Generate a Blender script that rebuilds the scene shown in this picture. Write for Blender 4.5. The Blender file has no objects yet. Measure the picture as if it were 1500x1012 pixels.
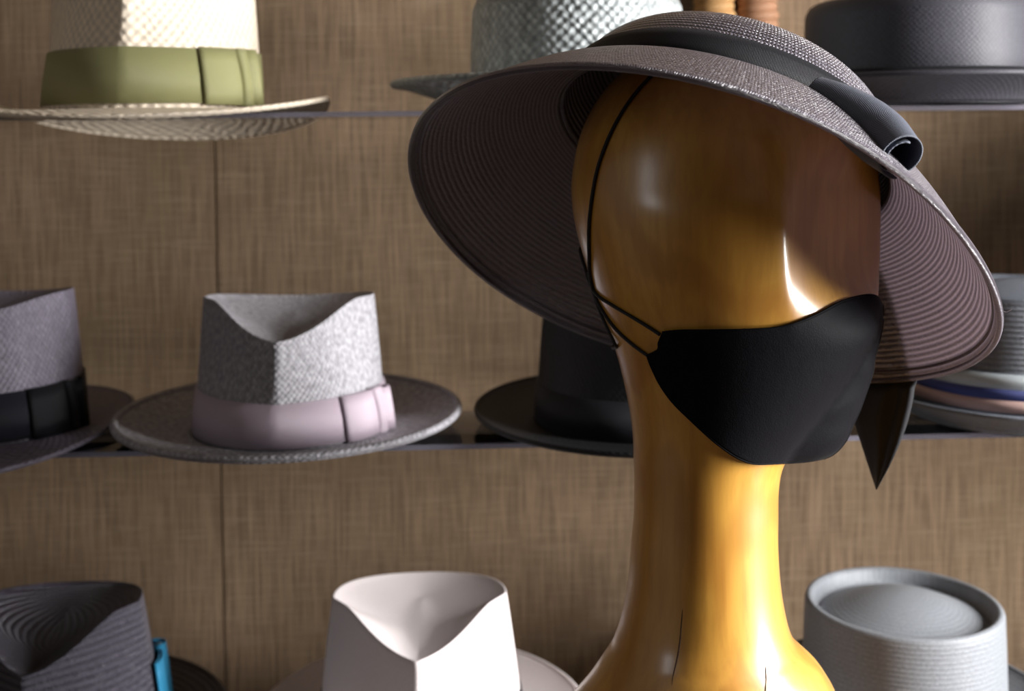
import bpy, bmesh, math, random
from mathutils import Vector, Matrix
from mathutils.bvhtree import BVHTree
random.seed(4)
sc = bpy.context.scene
col = sc.collection
PI = math.pi

# ------------------------------------------------------------ camera
F_PX, CX, CY, CAMZ = 1870.0, 750.0, 265.0, 1.40
PITCH, YAW, ROLL = map(math.radians, (2.0, 2.4, 0.65))
fw = Vector((math.sin(YAW)*math.cos(PITCH), math.cos(YAW)*math.cos(PITCH), -math.sin(PITCH)))
r0 = Vector((math.cos(YAW), -math.sin(YAW), 0)); u0 = r0.cross(fw)
CR = math.cos(ROLL)*r0 - math.sin(ROLL)*u0
CU = math.sin(ROLL)*r0 + math.cos(ROLL)*u0
CO = Vector((0, 0, CAMZ))
cam_d = bpy.data.cameras.new('camera'); cam = bpy.data.objects.new('camera', cam_d); col.objects.link(cam)
M = Matrix((CR, CU, -fw)).transposed().to_4x4(); M.translation = CO
cam.matrix_world = M
cam_d.sensor_width = 36; cam_d.lens = 36*F_PX/1500
cam_d.shift_y = -(506-CY)/1500
cam_d.clip_start = .02
cam_d.dof.use_dof = True; cam_d.dof.focus_distance = .70; cam_d.dof.aperture_fstop = 8.0
sc.camera = cam

def ray(px, py): return (CR*((px-CX)/F_PX) + CU*((CY-py)/F_PX) + fw)
def P(px, py, Y):
    d = ray(px, py); return CO + d*(Y/d.y)

# ------------------------------------------------------------ world, daylight, exposure
w = bpy.data.worlds.new('world'); sc.world = w; w.use_nodes = True
w.node_tree.nodes['Background'].inputs[0].default_value = (.80, .86, 1.0, 1)
w.node_tree.nodes['Background'].inputs[1].default_value = .008
sc.view_settings.view_transform = 'Standard'; sc.view_settings.look = 'None'
sc.view_settings.exposure = 0.0; sc.view_settings.gamma = 1.0
sc.view_settings.use_curve_mapping = False
XR, XL = 1.42, -2.3
WIN_R = (.17, .60, .97, 2.12)      # y0, y1, z0, z1 of the window in the right wall
WIN_L = (-1.50, -.72, 1.58, 2.28)
def area(name, loc, rot, sx, sy, power, colr):
    l = bpy.data.lights.new(name, 'AREA'); l.shape = 'RECTANGLE'; l.size = sx; l.size_y = sy
    l.energy = power; l.color = colr
    o = bpy.data.objects.new(name, l); col.objects.link(o); o.location = loc; o.rotation_euler = rot
    return o
area('window_daylight', (XR+.10, sum(WIN_R[:2])/2, sum(WIN_R[2:])/2), (0, PI/2, 0), WIN_R[3]-WIN_R[2], WIN_R[1]-WIN_R[0], 128, (1.0, .985, .975))
area('side_window_daylight', (XL-.10, sum(WIN_L[:2])/2, sum(WIN_L[2:])/2), (0, -PI/2, 0), WIN_L[3]-WIN_L[2], WIN_L[1]-WIN_L[0], 6.2, (.92, .95, 1.0))

# ------------------------------------------------------------ materials
class NT:
    def __init__(s, name):
        s.m = bpy.data.materials.new(name); s.m.use_nodes = True
        s.t = s.m.node_tree; s.b = s.t.nodes['Principled BSDF']; s.out = s.t.nodes['Material Output']
    def n(s, typ, **kw):
        x = s.t.nodes.new(typ)
        for k, v in kw.items(): setattr(x, k, v)
        return x
    def l(s, a, b): s.t.links.new(a, b)
    def val(s, x, sock):
        if isinstance(x, (int, float)): sock.default_value = x
        else: s.l(x, sock)
    def math(s, op, a, b=None, c=None):
        x = s.n('ShaderNodeMath', operation=op); s.val(a, x.inputs[0])
        if b is not None: s.val(b, x.inputs[1])
        if c is not None: s.val(c, x.inputs[2])
        return x.outputs[0]
    def noise(s, vec, scale, detail=3, rough=.5):
        x = s.n('ShaderNodeTexNoise'); x.inputs['Scale'].default_value = scale
        x.inputs['Detail'].default_value = detail; x.inputs['Roughness'].default_value = rough
        if vec: s.l(vec, x.inputs['Vector'])
        return x.outputs['Fac']
    def coords(s, kind, scale=(1, 1, 1)):
        t = s.n('ShaderNodeTexCoord'); mp = s.n('ShaderNodeMapping'); mp.inputs['Scale'].default_value = scale
        s.l(t.outputs[kind], mp.inputs['Vector']); return mp.outputs[0]
    def ramp(s, fac, stops):
        r = s.n('ShaderNodeValToRGB'); e = r.color_ramp.elements
        while len(e) < len(stops): e.new(.5)
        for q, (p, c) in zip(e, stops): q.position = p; q.color = (*c, 1)
        s.l(fac, r.inputs[0]); return r.outputs[0]
    def mix(s, fac, a, b, mode='MIX'):
        x = s.n('ShaderNodeMix', data_type='RGBA', blend_type=mode)
        s.val(fac, x.inputs[0])
        for v, i in ((a, 6), (b, 7)):
            if isinstance(v, tuple): x.inputs[i].default_value = (*v, 1)
            else: s.l(v, x.inputs[i])
        return x.outputs[2]
    def bump(s, h, strength, dist):
        b = s.n('ShaderNodeBump'); b.inputs['Strength'].default_value = strength; b.inputs['Distance'].default_value = dist
        s.l(h, b.inputs['Height']); s.l(b.outputs[0], s.b.inputs['Normal'])
    def set(s, **kw):
        for k, v in kw.items():
            k = k.replace('_', ' ')
            s.b.inputs[k].default_value = (*v, 1) if isinstance(v, tuple) else v
        return s

def c_scale(c, k): return tuple(x*k for x in c)

def plain(name, c, rough=.7, **kw):
    m = NT(name); m.set(Base_Color=c, Roughness=rough, **kw)
    nz = m.noise(m.coords('Object'), 60)
    m.l(m.mix(nz, c_scale(c, .85), c_scale(c, 1.12)), m.b.inputs['Base Color'])
    return m.m

def straw(name, c, period=.0032, gloss=.45, contrast=.5, bump=.7, rows=False, spec=.5, thru=0, speck=.55, plait=.31):
    """woven straw: a diagonal basket weave, or sewn rows of braid, drawn along the hat's own surface"""
    m = NT(name); t = m.n('ShaderNodeUVMap'); sx = m.n('ShaderNodeSeparateXYZ'); m.l(t.outputs[0], sx.inputs[0])
    u, v = sx.outputs[0], sx.outputs[1]
    nz = m.noise(t.outputs[0], 420, 2)
    big = m.noise(t.outputs[0], 60, 3)
    if rows:
        # each row of braid is a rounded rib with slanting plaits
        fr = m.math('FRACT', m.math('DIVIDE', v, period))
        rib = m.math('SINE', m.math('MULTIPLY', fr, PI))
        ab = m.math('ABSOLUTE', m.math('SUBTRACT', fr, .5))
        ph = m.math('ADD', m.math('DIVIDE', u, period*plait), m.math('MULTIPLY', ab, 1.6))
        pl = m.math('MULTIPLY_ADD', m.math('SINE', m.math('MULTIPLY', ph, 2*PI)), .5, .5)
        h = m.math('ADD', m.math('MULTIPLY', rib, .6), m.math('MULTIPLY', m.math('MULTIPLY', pl, rib), .7 if speck < .4 else .4))
    else:
        k = PI/period
        wob = m.math('MULTIPLY', m.noise(t.outputs[0], .25/period, 2), 5)
        a = m.math('SINE', m.math('ADD', m.math('MULTIPLY', u, k), wob))
        b = m.math('SINE', m.math('ADD', m.math('MULTIPLY', v, k), wob))
        h = m.math('MULTIPLY_ADD', m.math('MULTIPLY', a, b), .5, .5)
        nz = m.noise(t.outputs[0], .55/period, 3)
    h2 = m.math('ADD', h, m.math('MULTIPLY', nz, .8+speck))
    cc = m.mix(h, c_scale(c, 1-contrast), c_scale(c, 1+contrast*.5))
    sp_ = m.ramp(nz, [(.35, (0, 0, 0)), (.65, (1, 1, 1))])
    cc2 = m.mix(m.math('MULTIPLY', sp_, speck), cc, c_scale(c, .45))
    m.l(cc2, m.b.inputs['Base Color'])
    m.set(Roughness=gloss); m.b.inputs['Specular IOR Level'].default_value = spec
    m.bump(h2, bump, period*.35)
    if thru:   # daylight glows through the open weave
        tl_ = m.n('ShaderNodeBsdfTranslucent'); m.l(m.mix(m.math('MULTIPLY', h, .95), c_scale((.285, .245, .265), thru), (.022, .017, .018)), tl_.inputs['Color'])
        ad = m.n('ShaderNodeAddShader'); m.l(m.b.outputs[0], ad.inputs[0]); m.l(tl_.outputs[0], ad.inputs[1])
        m.l(ad.outputs[0], m.out.inputs['Surface'])
    return m.m

def ribbon(name, c, rough=.55, rib=.0009, sheen=.08, spec=.5):
    """grosgrain ribbon with fine cross ribs"""
    m = NT(name); t = m.n('ShaderNodeUVMap'); sx = m.n('ShaderNodeSeparateXYZ'); m.l(t.outputs[0], sx.inputs[0])
    s_ = m.math('MULTIPLY_ADD', m.math('SINE', m.math('MULTIPLY', sx.outputs[0], 2*PI/rib)), .5, .5)
    nz = m.noise(t.outputs[0], 900, 2)
    m.l(m.mix(s_, c_scale(c, .7), c_scale(c, 1.2)), m.b.inputs['Base Color'])
    m.set(Roughness=rough, Sheen_Weight=sheen, Sheen_Roughness=.4)
    m.b.inputs['Specular IOR Level'].default_value = spec
    m.bump(m.math('ADD', s_, m.math('MULTIPLY', nz, .4)), .5, .0004)
    return m.m

# lacquered wood of the bust
def mk_wood():
    m = NT('lacquered_wood')
    v = m.coords('Object', (1, 1, .07))
    ring = m.noise(v, 26, 5, .55); fine = m.noise(m.coords('Object', (1, 1, .05)), 190, 4, .6); blot = m.noise(m.coords('Object'), 9, 3)
    wv = m.n('ShaderNodeTexWave', wave_type='RINGS', rings_direction='X'); m.l(m.coords('Object', (1, 1, .22)), wv.inputs['Vector'])
    wv.inputs['Scale'].default_value = 14; wv.inputs['Distortion'].default_value = 9; wv.inputs['Detail'].default_value = 3
    a = m.ramp(ring, [(.25, (.44, .19, .022)), (.5, (.60, .295, .042)), (.75, (.70, .38, .07))])
    a = m.mix(m.math('MULTIPLY', m.ramp(wv.outputs['Fac'], [(.55, (0, 0, 0)), (.95, (1, 1, 1))]), .45), a, (.36, .125, .010))
    a = m.mix(m.math('MULTIPLY', m.ramp(fine, [(.42, (0, 0, 0)), (.7, (1, 1, 1))]), .4), a, (.34, .125, .012))
    a = m.mix(m.math('MULTIPLY', blot, .2), a, (.66, .36, .07))
    m.l(a, m.b.inputs['Base Color'])
    m.set(Roughness=.42, Coat_Weight=1.0, Coat_Roughness=.24, Coat_IOR=1.6)
    m.bump(fine, .05, .001)
    return m.m

def mk_wall():
    m = NT('grasscloth')
    vert = m.noise(m.coords('Object', (1, 1, .035)), 330, 4, .65)
    hor = m.noise(m.coords('Object', (.05, 1, 1)), 300, 3, .6)
    blot = m.noise(m.coords('Object', (1, 1, .6)), 7, 4, .55)
    blot2 = m.noise(m.coords('Object', (1, 1, .3)), 22, 3, .5)
    a = m.ramp(blot, [(.3, (0.246, 0.173, 0.102)), (.5, (0.303, 0.206, 0.132)), (.7, (0.361, 0.244, 0.164))])
    a = m.mix(m.math('MULTIPLY', blot2, .35), a, (0.251, 0.195, 0.108))
    a = m.mix(m.ramp(vert, [(.38, (0, 0, 0)), (.66, (1, 1, 1))]), (0.167, 0.114, 0.071), a, 'MIX')
    a = m.mix(m.math('MULTIPLY', m.ramp(hor, [(.5, (0, 0, 0)), (.75, (1, 1, 1))]), .35), a, (0.412, 0.319, 0.22))
    m.l(a, m.b.inputs['Base Color']); m.set(Roughness=.85)
    m.b.inputs['Specular IOR Level'].default_value = .2
    m.bump(m.math('ADD', vert, m.math('MULTIPLY', hor, .6)), .5, .0015)
    return m.m

def mk_glass(name, edge):
    m = NT(name); t = m.t
    tr = m.n('ShaderNodeBsdfTransparent'); gl = m.n('ShaderNodeBsdfGlossy'); gl.inputs['Roughness'].default_value = .03
    fr = m.n('ShaderNodeFresnel'); fr.inputs['IOR'].default_value = 1.45; mx = m.n('ShaderNodeMixShader')
    tr.inputs['Color'].default_value = (.95, .965, .96, 1)
    m.l(fr.outputs[0], mx.inputs[0]); m.l(tr.outputs[0], mx.inputs[1]); m.l(gl.outputs[0], mx.inputs[2])
    last = mx.outputs[0]
    if edge:
        df = m.n('ShaderNodeBsdfDiffuse'); df.inputs['Color'].default_value = (.22, .21, .26, 1)
        m2 = m.n('ShaderNodeMixShader'); m2.inputs[0].default_value = .55
        m.l(last, m2.inputs[1]); m.l(df.outputs[0], m2.inputs[2]); last = m2.outputs[0]
    t.links.new(last, m.out.inputs['Surface'])
    return m.m

def mk_cloth():
    m = NT('mask_cotton')
    nz = m.noise(m.coords('Object'), 1400, 2); big = m.noise(m.coords('Object'), 40, 4)
    m.l(m.mix(nz, (.0015, .0015, .0024), (.0055, .0054, .0078)), m.b.inputs['Base Color'])
    m.set(Roughness=.62, Sheen_Weight=.02, Sheen_Roughness=.45)
    m.b.inputs['Specular IOR Level'].default_value = .07
    m.bump(m.math('ADD', m.math('MULTIPLY', nz, .25), big), .35, .002)
    return m.m

MAT = dict(
    wood=mk_wood(), wall=mk_wall(), glass=mk_glass('shelf_glass', False), glass_edge=mk_glass('shelf_glass_edge', True),
    cloth=mk_cloth(), cord=plain('elastic_cord', (.008, .008, .009), .7),
    seam=plain('dark_seam', (.07, .05, .035), .9), crack=plain('dark_crack', (.05, .022, .006), .9),
    plaster=plain('plaster', (.22, .19, .16), .9), frame=plain('window_paint', (.5, .48, .45), .5),
    boards=plain('floor_boards', (.10, .06, .035), .5), table=plain('table_wood', (.09, .05, .03), .5),
    steel=plain('steel', (.35, .35, .36), .35, Metallic=1.0),
    hatA=straw('aubergine_braid', (.120, .106, .130), .0036, .36, .75, .9, True, .7, 1.0, .8, .36),
    hatC=straw('aubergine_crown_braid', (.165, .150, .185), .0044, .30, .75, 1.0, True, .9, 0, .3, .50),
    ribA=ribbon('black_grosgrain', (.0065, .0065, .009), .6, .0008, .02, .2), bowA=ribbon('slate_grosgrain', (.075, .086, .118), .6, .0008, .1),
    cream=straw('cream_panama', (.80, .69, .55), .0048, .6, .25, .6, speck=.22), olive=ribbon('olive_ribbon', (.25, .245, .105), .6),
    green=straw('grey_green_straw', (.44, .48, .485), .0046, .5, .4, .9, speck=.85), 
    gran=straw('granite_straw', (.41, .40, .435), .0028, .5, .25, .7, speck=.9), rose=ribbon('rose_grey_ribbon', (.47, .385, .45), .5),
    char=straw('charcoal_straw', (.055, .054, .066), .0022, .55, .25, .22, speck=.3, spec=.3), ink=ribbon('ink_ribbon', (.007, .007, .010), spec=.2),
    plum=straw('plum_grey_straw', (.20, .18, .235), .0034, .5, .35, .7), navyband=ribbon('dark_navy_ribbon', (.014, .014, .022), spec=.25),
    coal=straw('black_straw', (.007, .007, .0085), .0030, .6, .4, .4, spec=.3),
    braid=straw('dark_braid', (.105, .097, .130), .0060, .38, .6, 1.0, True, .8), blue=ribbon('bright_blue_ribbon', (.02, .26, .48)),
    white=straw('white_felt_straw', (.80, .73, .73), .0022, .7, .05, .15, speck=.06), 
    steelgrey=straw('steel_grey_straw', (.29, .31, .34), .0040, .5, .18, .25, True),
    boater=straw('slate_straw', (.17, .19, .23), .0044, .5, .35, .6, True),
    s_white=ribbon('pale_stripe', (.42, .47, .50)), s_blue=ribbon('blue_stripe', (.03, .045, .20)), s_pink=ribbon('pink_stripe', (.50, .32, .28)),
    rope=plain('wound_raffia', (.46, .26, .10), .7), rope2=plain('brown_raffia', (.34, .175, .095), .7),
)

# ------------------------------------------------------------ mesh helpers
def empty(name, loc, rz=0, label=None, cat=None, group=None):
    o = bpy.data.objects.new(name, None); col.objects.link(o); o.empty_display_size = .02
    o.location = loc; o.rotation_euler = (0, 0, rz)
    if label: tag(o, label, cat, group)
    return o
def tag(o, label, cat, group=None):
    o['label'] = label; o['category'] = cat
    if group: o['group'] = group
    return o
def mesh(name, verts, faces, mat, parent=None, uv=None, smooth=True, world=False, wrap=.2*PI, solid=0, offset=-1, sub=0, label=None):
    if world and parent: verts = [Vector(v)-parent.location for v in verts]
    me = bpy.data.meshes.new(name); me.from_pydata([tuple(v) for v in verts], [], faces)
    mats = mat if isinstance(mat, list) else [mat]
    for q in mats: me.materials.append(q)
    if uv:
        L = me.uv_layers.new(name='UVMap')
        for p in me.polygons:
            us = [uv[me.loops[i].vertex_index] for i in p.loop_indices]
            mx = max(a[0] for a in us)
            for i, a in zip(p.loop_indices, us):
                x = a[0]
                if mx - x > wrap*.5: x += wrap   # round the back
                L.data[i].uv = (x, a[1])
    if smooth:
        for p in me.polygons: p.use_smooth = True
    me.validate(); me.update()
    o = bpy.data.objects.new(name, me); col.objects.link(o)
    if parent: o.parent = parent
    if solid:
        s = o.modifiers.new('thickness', 'SOLIDIFY'); s.thickness = solid; s.offset = offset
    if sub:
        s = o.modifiers.new('smooth', 'SUBSURF'); s.levels = sub; s.render_levels = sub
    if label: o['label'] = label
    return o
def grid_faces(nr, nc, wrap=True):
    f = []
    for r in range(nr-1):
        for c in range(nc if wrap else nc-1):
            c2 = (c+1) % nc
            f.append((r*nc+c, r*nc+c2, (r+1)*nc+c2, (r+1)*nc+c))
    return f
def box(name, x0, x1, y0, y1, z0, z1, mat, parent=None, bev=0, label=None):
    bm = bmesh.new(); bmesh.ops.create_cube(bm, size=1)
    for v in bm.verts:
        v.co = Vector((x0 if v.co.x < 0 else x1, y0 if v.co.y < 0 else y1, z0 if v.co.z < 0 else z1))
        if parent: v.co -= parent.location
    if bev: bmesh.ops.bevel(bm, geom=bm.edges[:], offset=bev, segments=2, affect='EDGES')
    me = bpy.data.meshes.new(name); bm.to_mesh(me); bm.free()
    for q in (mat if isinstance(mat, list) else [mat]): me.materials.append(q)
    o = bpy.data.objects.new(name, me); col.objects.link(o)
    if parent: o.parent = parent
    if label: o['label'] = label
    return o
def smooth_path(pts, n, closed=False):
    """Catmull-Rom resample"""
    pts = [Vector(p) for p in pts]; m = len(pts); out = []
    segs = m if closed else m-1
    for k in range(n if closed else n+1):
        t = k/n*segs; i = min(int(t), segs-1); f = t-i
        g = (lambda j: pts[j % m]) if closed else (lambda j: pts[max(0, min(m-1, j))])
        a, b, c, d = g(i-1), g(i), g(i+1), g(i+2)
        out.append(.5*((2*b)+(c-a)*f+(2*a-5*b+4*c-d)*f*f+(3*b-a-3*c+d)*f**3))
    return out
def tube(name, pts, rad, mat, parent=None, world=False, closed=False, seg=8, label=None, uvm=True):
    n = len(pts); V = []; uv = []; d = 0
    rf = rad if callable(rad) else (lambda i: rad)
    up = Vector((0, 0, 1))
    for i, p in enumerate(pts):
        a = pts[(i-1) % n] if (closed or i > 0) else p; b = pts[(i+1) % n] if (closed or i < n-1) else p
        t = (b-a).normalized(); s = t.cross(up)
        if s.length < .05: s = t.cross(Vector((1, 0, 0)))
        s.normalize(); q = s.cross(t)
        for k in range(seg):
            an = 2*PI*k/seg; V.append(p + (s*math.cos(an)+q*math.sin(an))*rf(i)); uv.append((d, rf(i)*an))
        if i < n-1: d += (pts[i+1]-p).length
    F = grid_faces(n, seg)
    if closed: F += [((n-1)*seg+k, (n-1)*seg+(k+1) % seg, (k+1) % seg, k) for k in range(seg)]
    else:
        F.append(tuple(reversed(range(seg)))); F.append(tuple((n-1)*seg+k for k in range(seg)))
    return mesh(name, V, F, mat, parent, uv, True, world, label=label)
def sstep(x):
    x = max(0, min(1, x)); return x*x*(3-2*x)

# ------------------------------------------------------------ the setting
YW = 1.37
def S(o): o['kind'] = 'structure'; return o
XSEAM = P(321, 560, YW).x
wb = S(box('wall_back', XL, XR, YW+.006, YW+.12, 0, 3.1, MAT['seam']))
pw = .93
x = XSEAM - pw*3
while x < XR:
    a, b = max(x+.0007, XL), min(x+pw-.0007, XR)
    if b-a > .05: box('wallpaper_panel', a, b, YW, YW+.006, 0, 3.1, MAT['wall'], wb, .0008)
    x += pw
S(box('floor', XL-.2, XR+.2, -2.6, YW+.12, -.1, 0, MAT['boards']))
S(box('ceiling', XL-.2, XR+.2, -2.6, YW+.12, 3.1, 3.2, MAT['plaster']))
def side_wall(name, X0, X1, win, wname):
    y0, y1, z0, z1 = win; V = []; Fc = []
    for (a, b, c, d) in ((-2.6, y0, 0, 3.1), (y1, YW+.12, 0, 3.1), (y0, y1, 0, z0), (y0, y1, z1, 3.1)):
        k = len(V)
        V += [(X, Y, Z) for X in (X0, X1) for Y in (a, b) for Z in (c, d)]
        Fc += [tuple(k+i for i in q) for q in ((0, 1, 3, 2), (4, 6, 7, 5), (0, 4, 5, 1), (2, 3, 7, 6), (0, 2, 6, 4), (1, 5, 7, 3))]
    S(mesh(name, V, Fc, MAT['plaster'], smooth=False))
    wf = S(empty(wname, ((X0+X1)/2, (y0+y1)/2, z0)))
    t = .03
    for (a, b, c, d) in ((y0, y0+t, z0, z1), (y1-t, y1, z0, z1), (y0, y1, z0, z0+t), (y0, y1, z1-t, z1)):
        box('window_frame', min(X0, X1)+.01, max(X0, X1)-.01, a, b, c, d, MAT['frame'], wf, .003)
side_wall('wall_right', XR, XR+.09, WIN_R, 'window_1')
side_wall('wall_left', XL-.09, XL, WIN_L, 'window_2')

# glass shelves on steel brackets
YF, YB = 1.03, 1.155
ZM = P(700, 650, YF).z; ZT = P(550, 163, YF).z; ZB = ZM-(ZT-ZM)
def shelf(z, label):
    r = empty('glass_shelf', (0, (YF+YB)/2, z), 0, label, 'shelf', 'glass shelves on the wall')
    th = .0042
    o = box('pane', -1.5, 1.38, YF, YB, z-th, z, [MAT['glass'], MAT['glass_edge']], r)
    for p in o.data.polygons:
        if abs(p.normal.z) < .5: p.material_index = 1
    for xb in (-1.2, .21, 1.3):
        box('bracket', xb-.006, xb+.006, YB-.05, YW+.001, z-th-.012, z-th+.0005, MAT['steel'], r, .001)
shelf(ZT, 'clear glass shelf carrying the cream panama with the olive band')
shelf(ZM, 'clear glass shelf carrying the grey fedora with the rose band')
shelf(ZB, 'clear glass shelf carrying the white pinch-front hat')

# ------------------------------------------------------------ hats on the shelves
NS = 128
def hat(name, label, px, z, mat, cw=.082, cl=.098, H=.113, top='pinch', drop=.022, pinch=.62, taper=.90, notch=72, dent=.020, soft=60, bowband=None,
        bw=.062, bl=None, bz=None, band=(.004, .036), bandmat=None, bow=None, bowmat=None, edge=None, edge_r=.0022, rz=0, Yc=1.10,
        stripes=None, bulge=.0, inner=None):
    """a hat: crown lofted ring by ring, brim, band, bow, rolled brim edge.  phi = 0 is the front, positive to the wearer's left"""
    X = P(px, 600, Yc).x
    r = empty(name, (X, Yc, z+.0015), rz, label, 'hat', 'straw hats on the glass shelves')
    bl = bl or bw*1.12
    ell = lambda ph, a, b: (a*b)/math.sqrt((b*math.sin(ph))**2+(a*math.cos(ph))**2)
    def prof(t):
        s = 1-(1-taper)*t**1.3 + bulge*math.sin(PI*min(1, t))
        return s
    def rad(ph, t):
        q = ell(ph, cw, cl)*prof(t)
        if top == 'pinch':
            if abs(ph) < PI/2:   # the pinch: flat facets meeting in a ridge at the front
                e_ = ell(ph, cw, cl); a_, b_ = cw*1.03, cl*1.0
                dq = 1/math.hypot(abs(math.sin(ph))/a_+math.cos(ph)/b_, .12/b_)
                wt = pinch*sstep(t*1.15)
                q *= (1-wt)+wt*min(1.03, dq/e_)
        return q
    def Hf(ph):
        if top == 'pinch':
            a = abs(math.degrees(ph))
            k_ = max(0, 1-math.sqrt(a*a+soft)/notch); h = H-drop*(.45*k_+.55*sstep(k_))*1.06
            return h-.010*sstep((a-95)/85)
        return H
    V, uv, faces = [], [], []
    phs = [-PI+2*PI*k/NS for k in range(NS)]
    def add(rows):
        for row in rows:
            for ph, p, vv in row: V.append(p); uv.append((ph*.1, vv))
    rows = []
    def at(ph, rr, zz): return Vector((rr*math.sin(ph), -rr*math.cos(ph), zz))
    nt = 22
    shoulder = {'pinch': 0, 'dome': .05, 'flat': .012, 'telescope': .004}[top]
    for i in range(nt):
        t = i/(nt-1)
        row = []
        for ph in phs:
            h = Hf(ph); tt = t*(1-shoulder/h)
            row.append((ph, at(ph, rad(ph, tt), tt*h), tt*h))
        rows.append(row)
    if top == 'pinch':
        e = .0035
        for s_, dz in ((.994, .0005), (.985, .0006), (.965, -.0008)):
            rows.append([(ph, at(ph, rad(ph, 1)*s_, Hf(ph)+dz), Hf(ph)+.002) for ph in phs])
        ni = 12
        for i in range(1, ni+1):
            s_ = .95*(1-i/ni)
            row = []
            for ph in phs:
                p0 = at(ph, rad(ph, 1)*.95, Hf(ph))
                sp = Vector((0, p0.y*.55, 0)); fy = (p0.y/cl+1)/2
                zs = Hf(0)-dent*.35 + (H-dent-Hf(0)+dent*.35)*sstep(fy)
                k = 1-s_/.95; kz = min(1, k*1.25)**.75
                p = p0.lerp(Vector((sp.x, sp.y, 0)), k)
                p.z = p0.z+(zs-p0.z)*kz
                row.append((ph, p, Hf(ph)+k*.06))
            rows.append(row)
    else:
        hs = H
        def arc(n, rr, z0, hgt):
            for i in range(1, n+1):
                a = PI/2*i/n
                k = 1-(shoulder/cw)*(1-math.cos(a))*rr
                rows.append([(ph, at(ph, rad(ph, 1)*k, z0+hgt*math.sin(a)), H+.01*i/n) for ph in phs])
        arc(6, 1.0, H-shoulder, shoulder)
        base = 1-shoulder/cw
        if top == 'telescope':
            wdt, dep, dome = inner or (.012, .016, .006)
            k1 = base-.004/cw
            seq = [(base-.002/cw, -.0004), (k1, -.003), (k1-.001, -dep*.7), (k1-(wdt*.5)/cw, -dep), (k1-wdt/cw, -dep*.75)]
            k2 = k1-wdt/cw
            for i in range(1, 9):
                a = i/8; seq.append((k2*(1-a), -dep*.75+(dome+dep*.75)*math.sin(a*PI/2)))
        elif top == 'flat':
            seq = [(base*(1-i/5), .0015*i/5) for i in range(1, 6)]
        else: seq = [(base*(1-i/8), .006*math.sin(i/8*PI/2)) for i in range(1, 9)]
        for k, dz in seq:
            rows.append([(ph, at(ph, rad(ph, 1)*max(k, .001), H+dz), H+.02+(1-k)*cw) for ph in phs])
    add(rows)
    mesh('crown', V, grid_faces(len(rows), NS), mat, r, uv)
    # brim
    bz = bz or (lambda ph, u: .012*u*u)
    V2, uv2 = [], []; nb = 14
    brad = lambda ph, u: ell(ph, cw, cl)*(1-u)+ell(ph, cw+bw, cl+bl)*u
    for i in range(nb+1):
        u = i/nb
        for ph in phs:
            V2.append(at(ph, brad(ph, u)-(.0004 if i == 0 else 0), bz(ph, u)+.0012)); uv2.append((ph*.1, -u*bw))
    mesh('brim', V2, grid_faces(nb+1, NS), mat if edge != 'dark' else mat, r, uv2, solid=.0024, offset=0)
    rim = [at(ph, brad(ph, 1), bz(ph, 1)+.0012) for ph in phs]
    tube('brim_edge', rim, edge_r, mat, r, closed=True, seg=10)
    # band
    if bandmat:
        b0, b1 = band; V3, uv3 = [], []
        for (zz, off) in ((b0, .0006), (b0, .0019), ((b0+b1)/2, .0021), (b1, .0019), (b1, .0002)):
            for ph in phs:
                t = zz/Hf(ph); V3.append(at(ph, rad(ph, t)+off, zz)); uv3.append((ph*.1, zz))
        mesh('hatband', V3, grid_faces(5, NS), bandmat, r, uv3)
    if stripes:
        for (za, zb, sm) in stripes:
            V3, uv3 = [], []
            for (zz, off) in ((za, .0004), (za, .0030), (zb, .0030), (zb, .0004)):
                for ph in phs:
                    t = zz/Hf(ph); V3.append(at(ph, rad(ph, t)+off, zz)); uv3.append((ph*.1, zz))
            mesh('band_stripe', V3, grid_faces(4, NS), sm, r, uv3)
    # bow: a flat folded loop lying forward, a knot and a short loop behind it
    if bow is not None:
        ph0 = math.radians(bow); b0, b1 = bowband or band; hb = b1-b0; bm_ = bowmat or bandmat
        rr = lambda ph, zz, off: at(ph, rad(ph, zz/Hf(ph))+off, zz)
        loops = [(-1, .042, .004), (1, .018, .009)]
        for sg, Ln, bu in loops:
            prof_ = []
            for i in range(13):
                a = i/12; prof_.append((a*Ln, .003+bu*math.sin(PI*min(1, a*1.02))**.8*.35))
            for i in range(13):
                a = 1-i/12; prof_.append((a*Ln*.995, .003+bu*(math.sin(PI*a*.95)**.6 if a > 0 else 0)+.0009))
            V4, uv4 = [], []; nz_ = 5
            for j in range(nz_):
                zz = b0+hb*(-.02+1.04*j/(nz_-1)); pin = 1-.0*j
                for (sx_, of) in prof_:
                    V4.append(rr(ph0+sg*sx_/cw, zz, of)); uv4.append((sx_, zz))
            mesh('bow_loop', V4, grid_faces(nz_, len(prof_), False), bm_, r, uv4, solid=.0007)
        V4, uv4 = [], []; nk = 12
        for j in range(9):
            zz = b0+hb*(-.03+1.06*j/8); bu = 1-.25*math.sin(PI*j/8)
            for i in range(nk):
                a = 2*PI*i/nk
                V4.append(rr(ph0+.0075*math.cos(a)*bu/cw, zz, .0055+.0048*math.sin(a))); uv4.append((zz, a*.005))
        mesh('bow_knot', V4, grid_faces(9, nk)+[tuple(range(nk)), tuple(8*nk+i for i in range(nk))], bm_, r, uv4)
    return r

cosf, sinf = math.cos, math.sin
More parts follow.
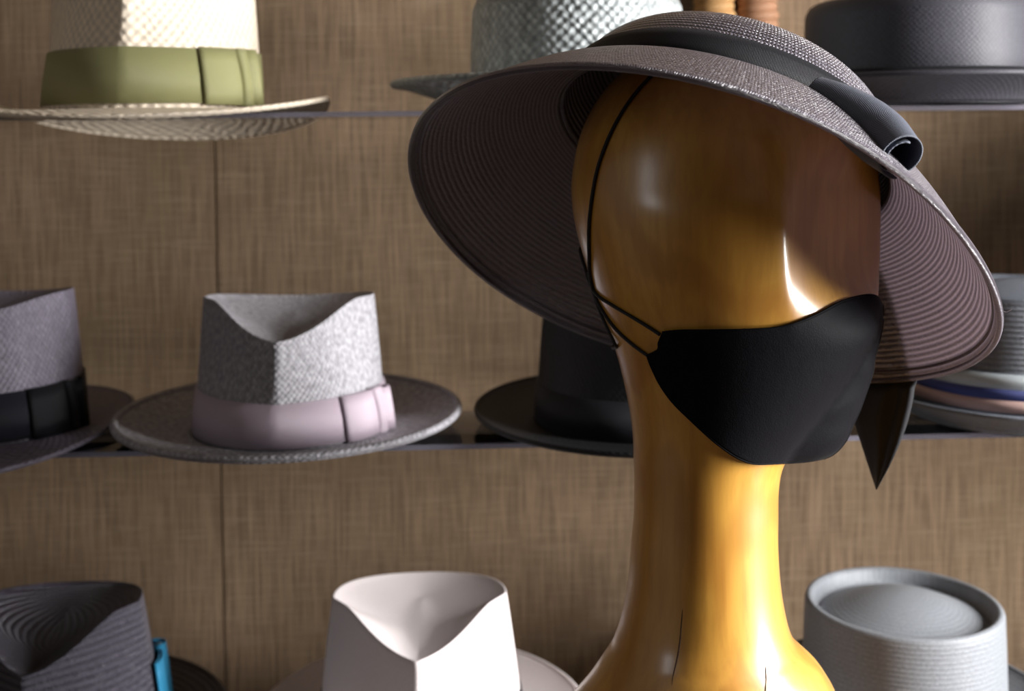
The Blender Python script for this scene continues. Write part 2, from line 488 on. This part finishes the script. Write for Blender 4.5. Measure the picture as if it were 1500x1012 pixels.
# top shelf
hat('panama_hat', 'cream straw panama with a wide olive green ribbon band', 237, ZT, MAT['cream'], cw=.089, cl=.104, H=.128, taper=.93,
    bw=.056, bl=.064, bz=lambda p, u: u*u*(.010*sinf(p)**2-.007*max(0, cosf(p))-.022*max(0, -cosf(p))), band=(.006, .050), bandmat=MAT['olive'], bow=62)
hat('bucket_hat', 'pale grey-green coarse straw hat with a tall rounded crown', 850, ZT, MAT['green'], cw=.092, cl=.102, H=.135, top='dome', taper=.93,
    bw=.066, bz=lambda p, u: .021*u, bulge=.015, edge_r=.003)
hat('flat_crown_hat', 'charcoal straw hat with flat crown and upturned brim, on the top shelf', 1340, ZT, MAT['char'], cw=.095, cl=.104, H=.090, top='flat', taper=.97,
    bw=.034, bz=lambda p, u: .021*u**.7, band=(.006, .029), bandmat=MAT['ink'])
# middle shelf
hat('wide_fedora', 'plum-grey straw fedora with a dark band and wide black brim', -22, ZM, MAT['plum'], cw=.083, cl=.098, H=.118, drop=.012, notch=85, taper=.90,
    Yc=1.125, bw=.036, bl=.078, bz=lambda p, u: u*u*(.006*sinf(p)**2-.004*max(0, cosf(p))), band=(.005, .043), bandmat=MAT['navyband'], bow=72, bowmat=MAT['ink'])
hat('trilby_hat', 'grey straw fedora with sharp front pinch and rose-grey ribbon band', 426, ZM, MAT['gran'], cw=.081, cl=.096, H=.113, drop=.027, pinch=.75,
    bw=.063, bl=.072, bz=lambda p, u: .013*u**2.2, band=(.004, .038), bandmat=MAT['rose'], bow=66, edge_r=.0034)
hat('black_hat', 'plain black brimmed hat standing behind the wooden neck', 925, ZM, MAT['coal'], cw=.083, cl=.098, H=.112, drop=.018,
    bw=.052, bl=.072, bz=lambda p, u: .010*u*u, band=(.004, .034), bandmat=MAT['ink'])
hat('striped_band_hat', 'slate straw hat with blue, white and pink striped band', 1488, ZM, MAT['boater'], cw=.092, cl=.100, H=.112, top='telescope', taper=.97,
    bw=.030, bz=lambda p, u: .020*u**.7, band=(.018, .050), stripes=[(.038, .050, MAT['s_white']), (.029, .038, MAT['s_blue']), (.019, .029, MAT['s_pink'])])
hat('tall_shade_hat', 'black bell-crowned hat, unseen and made tall to shade the wall, beyond the hat with the striped band', 2085, ZM, MAT['coal'], cw=.095, cl=.10, H=.235, top='dome', taper=.98,
    bw=.055, band=(.004, .040), bandmat=MAT['ink'])  # out-of-view hat guessed from a curved wall shadow, height raised to shade more wall
hat('added_shade_hat', 'unseen black round-crowned hat, added to darken the wall, beyond the charcoal flat-crowned hat', 2060, ZT, MAT['coal'], cw=.095, cl=.10, H=.125, top='dome', taper=.96,
    bw=.055, band=(.004, .040), bandmat=MAT['ink'])  # added out of view so its shadow darkens the wall under the top shelf
# bottom shelf
hat('braided_fedora', 'dark braided straw fedora with a bright blue bow', 72, ZB, MAT['braid'], cw=.088, cl=.100, H=.122, drop=.032, pinch=.75, taper=.83, soft=160, bowband=(.004, .066),
    bw=.055, band=(.004, .038), bandmat=MAT['ink'], bow=116, bowmat=MAT['blue'])
hat('white_hat', 'white pinch-front hat with deep teardrop crown and black band', 611, ZB, MAT['white'], cw=.089, cl=.102, H=.121, drop=.027, pinch=.75, taper=.85, soft=260,
    bw=.056, bz=lambda p, u: .014*u*u, band=(.004, .037), bandmat=MAT['ink'])
hat('pork_pie_hat', 'light steel-grey pork pie hat with sunken domed crown', 1322, ZB, MAT['steelgrey'], cw=.087, cl=.094, H=.105, top='telescope', taper=.965,
    bw=.045, bz=lambda p, u: .016*u*u, inner=(.009, .016, .007), band=(.004, .030), bandmat=MAT['ink'])

# two hanks of wound raffia hanging on the wall above the top shelf
for px, lab in ((1046, 'tan hank of wound raffia hanging beside the grey-green straw hat'), (1109, 'brown hank of wound raffia hanging beside the charcoal flat-crowned hat')):
    YH = YW-.0252; c = P(px, 60, YH); z0 = P(px, 95, YH).z
    r = empty('raffia_hank', (c.x, YH, z0), 0, lab, 'raffia hank', 'raffia hanks hanging on the wall')
    pts = []; turns = 17; hh = .17; R_ = .0165
    for i in range(turns*20+1):
        a = 2*PI*i/20; k = i/(turns*20); rr = R_*(1+.06*math.sin(a*.37+px))
        pts.append(Vector((rr*math.cos(a), rr*math.sin(a), .0055+k*(hh-.011))))
    tube('wound_strand', pts, .0062, MAT['rope'] if px < 1080 else MAT['rope2'], r, seg=7)
    tube('core', [Vector((0, 0, 0)), Vector((0, 0, hh*.5)), Vector((0, 0, hh+.004))], .0135, MAT['rope'] if px < 1080 else MAT['rope2'], r, seg=16)
    tube('hanging_cord', [Vector((0, 0, hh)), Vector((0, .01, hh+.05)), Vector((0, .0255, hh+.09))], .0015, MAT['rope'], r, seg=6)

# ------------------------------------------------------------ display table and wooden head
YC = .775
ZTAB = CAMZ-.56
tb = empty('display_table', (.16, .74, 0), 0, 'dark wooden display table under the wooden head', 'table')
box('table_top', -.55, .85, .50, .985, ZTAB-.035, ZTAB, MAT['table'], tb, .004)
for lx in (-.50, .80):
    for ly in (.545, .94):
        box('leg', lx-.022, lx+.022, ly-.022, ly+.022, 0, ZTAB-.034, MAT['table'], tb, .003)

prof = [ # image row, left and right outline of the head, half depth in metres
 (52, 1050, 1075, .006), (56, 1010, 1115, .022), (66, 975, 1150, .030), (84, 938, 1188, .042), (110, 905, 1220, .052), (150, 872, 1250, .0615), (200, 849, 1273, .0695),
 (260, 838, 1287, .0745), (300, 839, 1290, .078), (340, 846, 1290, .0775), (400, 863, 1288, .0745), (440, 876, 1284, .071), (480, 891, 1277, .067),
 (520, 905, 1258, .062), (560, 915, 1232, .057), (600, 923, 1203, .052), (640, 928, 1170, .0475), (675, 929, 1146, .0450), (710, 930, 1138, .0440), (756, 929, 1137, .0440),
 (800, 925, 1137, .0445), (857, 920, 1141, .0460), (907, 910, 1150, .049), (935, 901, 1160, .053), (951, 894, 1174, .057), (971, 881, 1195, .062), (991, 868, 1209, .067), (1012, 852, 1220, .071),
 (1060, 812, 1238, .080), (1120, 775, 1252, .088), (1200, 748, 1262, .094), (1300, 735, 1266, .096), (1400, 735, 1262, .094), (1480, 742, 1255, .090)]
bust = empty('mannequin_head', (.155, YC, ZTAB), 0, 'glossy amber wooden mannequin head on a long neck', 'mannequin head')
rows_in = []
for (py, l, rr, dd) in prof:
    A, B = P(l, py, YC), P(rr, py, YC); rows_in.append(Vector(((A.x+B.x)/2, (B.x-A.x)/2, (A.z+B.z)/2))); rows_in[-1].resize_4d(); rows_in[-1].w = dd
def samp(n):
    m = len(rows_in); out = []
    for k in range(n+1):
        t = k/n*(m-1); i = min(int(t), m-2); f = t-i
        g = lambda j: rows_in[max(0, min(m-1, j))]
        a, b, c, d = g(i-1), g(i), g(i+1), g(i+2)
        out.append(.5*((2*b)+(c-a)*f+(2*a-5*b+4*c-d)*f*f+(3*b-a-3*c+d)*f**3))
    return out
NH = 144
V, uvh = [], []
rws = samp(190)
zE0, zE1 = P(1165, 150, .70).z, P(1165, 520, .70).z
pe, pr = P(1163, 300, .70), P(1291, 330, YC)
for q in rws:
    cx, hw, z, hd = q
    for k in range(NH):
        th = 2*PI*k/NH
        px_ = cx+hw*math.cos(th); py_ = YC+hd*math.sin(th)
        # carved temple: the eye socket is planed flat between the cheek edge and the brow
        for sg in (-1, 1):
            kx = sstep((zE0-z)/.05)*sstep((z-zE1)/.05)
            if kx > 0:
                X0, Y0 = pe.x+.004*math.sin((z-zE1)*18), YC+sg*(YC-.7075)
                dx, dy = pr.x-X0, YC-Y0; L_ = math.hypot(dx, dy); nx, ny = abs(dy)/L_, sg*dx/L_
                d = (px_-X0)*nx+(py_-Y0)*ny
                if d > 0: px_ -= nx*d*.95*kx; py_ -= ny*d*.95*kx
        V.append(Vector((px_, py_, z))); uvh.append((k*.002, z))
nr = len(rws)
# flat foot on the table
zmin = min(v.z for v in V)
for v in V:
    if v.z < ZTAB+.10: v.z = ZTAB+(v.z-zmin)*(.10/(ZTAB+.10-zmin)) if zmin < ZTAB else v.z
FH = grid_faces(nr, NH)+[tuple(range(NH)), tuple((nr-1)*NH+k for k in reversed(range(NH)))]
body = mesh('carved_body', V, FH, MAT['wood'], bust, world=True)
bvh = BVHTree.FromPolygons(V, FH)
def on_head(px, py, off=.0):
    """the point of the wooden head seen at an image position, or the nearest point of its outline"""
    d = ray(px, py).normalized(); hit = bvh.ray_cast(CO, d)
    if hit[0] is None: hit = bvh.find_nearest(P(px, py, YC))
    loc, nor = hit[0], hit[1]
    if nor.dot(loc-Vector((.155, YC, loc.z))) < 0: nor = -nor
    return loc+nor*off
# drying cracks in the wood
for pts in ([(1000, 890), (998, 915), (996, 940), (992, 965), (986, 990), (984, 1006)], [(1121, 972), (1122, 990), (1121, 1014), (1122, 1040)]):
    q = smooth_path([on_head(a, b, -.0002) for a, b in pts], 24)
    tube('crack', q, lambda i: .0006*math.sin(PI*(i+1)/26)**.6, MAT['crack'], bust, world=True, seg=6, label='dark drying crack')

# ------------------------------------------------------------ face mask
mask = empty('face_mask', tuple(on_head(1120, 600)), 0, 'black cotton face mask with elastic cords on the wooden head', 'face mask')
top_c = [(970, 487), (995, 484.5), (1040, 484), (1100, 483), (1140, 480), (1170, 472), (1200, 459), (1230, 443), (1255, 435), (1275, 432), (1286, 436), (1292, 447)]
right_c = [(1292, 447), (1292, 470), (1287, 498), (1280, 522), (1277, 545), (1268, 572), (1258, 600), (1248, 622), (1238, 645), (1222, 663), (1206, 671)]
bot_c = [(948, 519), (953, 534), (966, 561), (985, 588), (1010, 613), (1040, 641), (1064, 660), (1084, 672), (1105, 678.5), (1140, 678), (1180, 675.5), (1206, 671)]
left_c = [(970, 487), (964, 500), (962, 512), (948, 519)]
NU, NV = 64, 44
tp = smooth_path([(a, b, 0) for a, b in top_c], NU); bt = smooth_path([(a, b, 0) for a, b in bot_c], NU)
lf = smooth_path([(a, b, 0) for a, b in left_c], NV); rt = smooth_path([(a, b, 0) for a, b in right_c], NV)
VN, uvm = [], []
for j in range(NV+1):
    v = j/NV
    for i in range(NU+1):
        u = i/NU
        p = (1-v)*tp[i]+v*bt[i]+(1-u)*lf[j]+u*rt[j]-((1-u)*(1-v)*tp[0]+u*(1-v)*tp[NU]+(1-u)*v*bt[0]+u*v*bt[NU])
        hy = bvh.ray_cast(CO, ray(p.x, p.y).normalized())[0]
        yl = on_head(lf[j].x, lf[j].y).y-.0025
        shell = YC-(YC-yl)*max(0, 1-u**2.3)**.62*(1-.10*math.sin(PI*v)*0)
        # soft creases in the cloth
        c1 = math.exp(-((p.y-(528+(p.x-960)*.46))/13)**2)*sstep((p.x-960)/30)*(1-sstep((p.x-1100)/90))*.0022
        c2 = sum(math.exp(-((p.y-(a+(p.x-1250)*b))/7)**2)*sstep((p.x-1165)/60)*k for a, b, k in ((545, -.25, .0012), (585, -.6, .0016), (618, -.9, .0014), (498, .5, .0010)))
        c3 = math.exp(-((p.x-(1247+(p.y-450)*.24))/11)**2)*(1-sstep((p.y-560)/50))*.0022
        y = shell-(c1+c2+c3)*math.sqrt(max(0, 1-u))*1.6
        if hy is not None: y = min(y, hy.y-.0022)
        if u > .999: y = YC
        VN.append(P(p.x, p.y, y)); uvm.append((p.x*.0004, p.y*.0004))
fm = grid_faces(NV+1, NU+1, False)
mesh('mask_panel', VN, fm, MAT['cloth'], mask, uvm, world=True, solid=.0014, offset=0)
VF = [Vector((v.x, 2*YC-v.y, v.z)) for v in VN]
mesh('mask_panel', VF, [tuple(reversed(f)) for f in fm], MAT['cloth'], mask, uvm, world=True, solid=.0014, offset=0)
tube('centre_seam', [VN[j*(NU+1)+NU]+Vector((.0002, 0, 0)) for j in range(NV+1)], .0011, MAT['cloth'], mask, world=True, seg=8)
low = [VN[NV*(NU+1)+i] for i in range(NU+1)]
tube('hem', low, .0009, MAT['cloth'], mask, world=True, seg=6)
tube('hem', [VN[i] for i in range(NU+1)], .0008, MAT['cloth'], mask, world=True, seg=6)
def cord(pts, n=60, off=.0011, far=None):
    q = [on_head(a, b, off) for a, b in pts]+(far or [])
    q = smooth_path(q, n)
    out = []
    for p in q:   # keep the cord on the wood
        loc, nor, _, dist = bvh.find_nearest(p)
        if nor.dot(loc-Vector((.155, YC, loc.z))) < 0: nor = -nor
        out.append(loc+nor*max(off, min(.003, (p-loc).dot(nor))))
    tube('elastic_cord', out, .00105, MAT['cord'], mask, world=True, seg=8)
mir = lambda p: Vector((p.x, 2*YC-p.y, p.z))
cord([(968, 489), (945, 474), (920, 459), (897, 445), (876, 430), (862, 412), (852, 392), (849, 380)], far=[mir(on_head(862, 370)), mir(on_head(900, 395))])
cord([(952, 521), (925, 501), (903, 480), (887, 458), (875, 435), (867, 405), (865, 370), (865, 330), (869, 290), (877, 248), (891, 208), (910, 170), (932, 138), (958, 110), (990, 84)], 110)
cord([(864, 398), (871, 425), (881, 455), (893, 482), (905, 506)], far=[mir(on_head(918, 520)), mir(on_head(940, 525))])

# ------------------------------------------------------------ the wide hat worn by the wooden head
QF = [1.37068787e-01, -7.02062525e-02, 4.23326664e-01, 5.60604888e-01, 1.84432888e-01, 1.84978178e-01,
      3.88205785e-03, -9.77595095e-05, -1.60496511e-03, 2.52214747e-03, -2.12673702e-02, 3.53328963e-02, 1.90645745e-02]
HN = Vector((math.sin(QF[2]), math.sin(QF[3]), 1)).normalized()
HX = Vector((1, 0, -HN.x/HN.z)).normalized(); HY = HN.cross(HX)
RC = Vector((QF[0], .765, QF[1]+CAMZ))
def rim_pt(th):
    h = QF[6:]
    zz = h[0]*math.cos(2*th)+h[1]*math.sin(2*th)+h[2]*math.cos(3*th)+h[3]*math.sin(3*th)
    rr = 1+h[4]*math.cos(2*th+1.57)+h[5]*math.cos(3*th)+h[6]*math.sin(3*th)
    return RC+HX*(QF[4]*rr*math.cos(th))+HY*(QF[5]*rr*math.sin(th))+HN*zz
HO = RC+HN*.072+HX*.004
AX, AY = .107, .096
def base_pt(th, k=1.0, z=0): return HO+HX*(AX*k*math.cos(th))+HY*(AY*k*math.sin(th))+HN*z
sun_hat = empty('wide_brim_hat', tuple(HO), 0, 'aubergine straw hat with down-turned wide brim and black bow on the wooden head', 'hat')
N2 = 192
ths = [2*PI*k/N2 for k in range(N2)]
nb = 26
V, uv = [], []
def brim_pt(th, u):
    a, b = base_pt(th), rim_pt(th)
    return a.lerp(b, u)+HN*(.011*math.sin(PI*u)**1.0*(1-u*.3))
for i in range(nb+1):
    u = i/nb
    for th in ths: V.append(brim_pt(th, u)); uv.append((th*.14, .12*u))
mesh('brim', V, grid_faces(nb+1, N2), MAT['hatA'], sun_hat, uv, world=True, wrap=.28*PI, solid=.0022, offset=0)
tube('brim_edge', [rim_pt(th) for th in ths], .0021, MAT['hatA'], sun_hat, world=True, closed=True, seg=10, label='rolled brim edge')
tube('brim_welt', [brim_pt(th, .945)-HN*.0012 for th in ths], .0010, MAT['hatA'], sun_hat, world=True, closed=True, seg=8)
CH = .066
def crown_pt(th, t):
    # t 0..1 from base to centre of the top
    a = t*PI/2
    k = math.cos(a)**.62 if t < 1 else 0
    return base_pt(th, k, CH*math.sin(a)**.85 if t > 0 else 0)
V, uv = [], []; nc = 30; d = 0
for i in range(nc+1):
    t = (i/nc)
    for th in ths: V.append(crown_pt(th, min(t, .9995))); uv.append((th*.1, -t*.14))
mesh('crown', V, grid_faces(nc+1, N2), MAT['hatC'], sun_hat, uv, world=True, solid=.0018, offset=-1)
V, uv = [], []
for t, off in ((.012, .0006), (.012, .0022), (.06, .0024), (.12, .0024), (.165, .0022), (.165, .0004)):
    for th in ths:
        p = crown_pt(th, t); V.append(p+(p-HO-HN*(p-HO).dot(HN)).normalized()*off+HN*off*.4); uv.append((th*.1, t*.1))
mesh('hatband', V, grid_faces(6, N2), MAT['ribA'], sun_hat, uv, world=True)
# the bow: a rolled loop of ribbon lying along the brim, its end open
ax = smooth_path([P(1194, 136, .672), P(1222, 149, .664), P(1258, 173, .654), P(1291, 199, .642), P(1322, 229, .622)], 40)
V, uv = [], []; turns = 1.55; ns = 56
for i, c in enumerate(ax):
    t = i/40; tg = (ax[min(40, i+1)]-ax[max(0, i-1)]).normalized()
    s1 = tg.cross(HN).normalized(); s2 = s1.cross(tg).normalized()
    R_ = .0090+.0052*sstep(t/.65)
    if t > .75: R_ -= .0026*sstep((t-.75)/.25)
    for k in range(ns+1):
        a = k/ns*turns*2*PI; rr = R_*(1-.40*(k/ns)**1.2)
        V.append(c+s1*(rr*math.cos(a-2.2)*1.0)+s2*(rr*math.sin(a-2.2)*1.05)); uv.append((rr*a, t*.07))
mesh('bow_loop', V, grid_faces(41, ns+1, False), MAT['bowA'], sun_hat, uv, world=True, solid=.0008, label='rolled slate-black ribbon loop')
# ribbon tail: runs from the bow over the outside of the brim and hangs below its edge, cut to a point
def th_at(px, py, u):
    best = min(ths, key=lambda t: (proj(brim_pt(t, u))-Vector((px, py))).length); return best
def proj(p):
    d = p-CO; k = d.dot(fw); return Vector((CX+F_PX*d.dot(CR)/k, CY-F_PX*d.dot(CU)/k))
V, uv = [], []; nk = 9
lo = [(1275, 556), (1287, 556), (1297, 556), (1306, 555), (1314, 555), (1321, 554), (1328, 554), (1334, 553), (1340, 552)]
cols = []
for k in range(nk):
    th = th_at(*lo[k], 1.0); s_ = k/(nk-1)
    p = [brim_pt(th-.10*(1-i/6), .02+.97*i/6)+HN*.0034 for i in range(7)]
    e = rim_pt(th)+HN*.0015+(rim_pt(th)-HO).normalized()*.0032
    c0 = P(*lo[k], e.y)
    hang = []
    for i in range(1, 15):
        t = i/14
        lx = 1250+(1284.5-1250)*max(0, (t-.35)/.65)**1.0 if t > .35 else 1268-18*(t/.35)
        rx = 1340-(1340-1284.5)*(t**1.7)
        py = 557+(717-557)*t
        hang.append(P(lx+(rx-lx)*s_, py, e.y+.004*math.sin(PI*t)+.003*math.sin(PI*s_)*t))
    cols.append(p+[e]+hang)
m_ = len(cols[0])
for i in range(m_):
    for k in range(nk): V.append(cols[k][i]); uv.append((i*.008, k*.004))
mesh('ribbon_tail', V, grid_faces(m_, nk, False), MAT['ribA'], sun_hat, uv, world=True, solid=.0006)
# loose straw ends
for pts in ([(1468, 455), (1474, 457), (1482, 453)], [(1195, 152), (1193, 160), (1196, 167)]):
    q = smooth_path([P(a, b, .70 if a > 1300 else .602) for a, b in pts], 8)
    tube('straw_end', q, .0003, MAT['hatA'], sun_hat, world=True, seg=5)
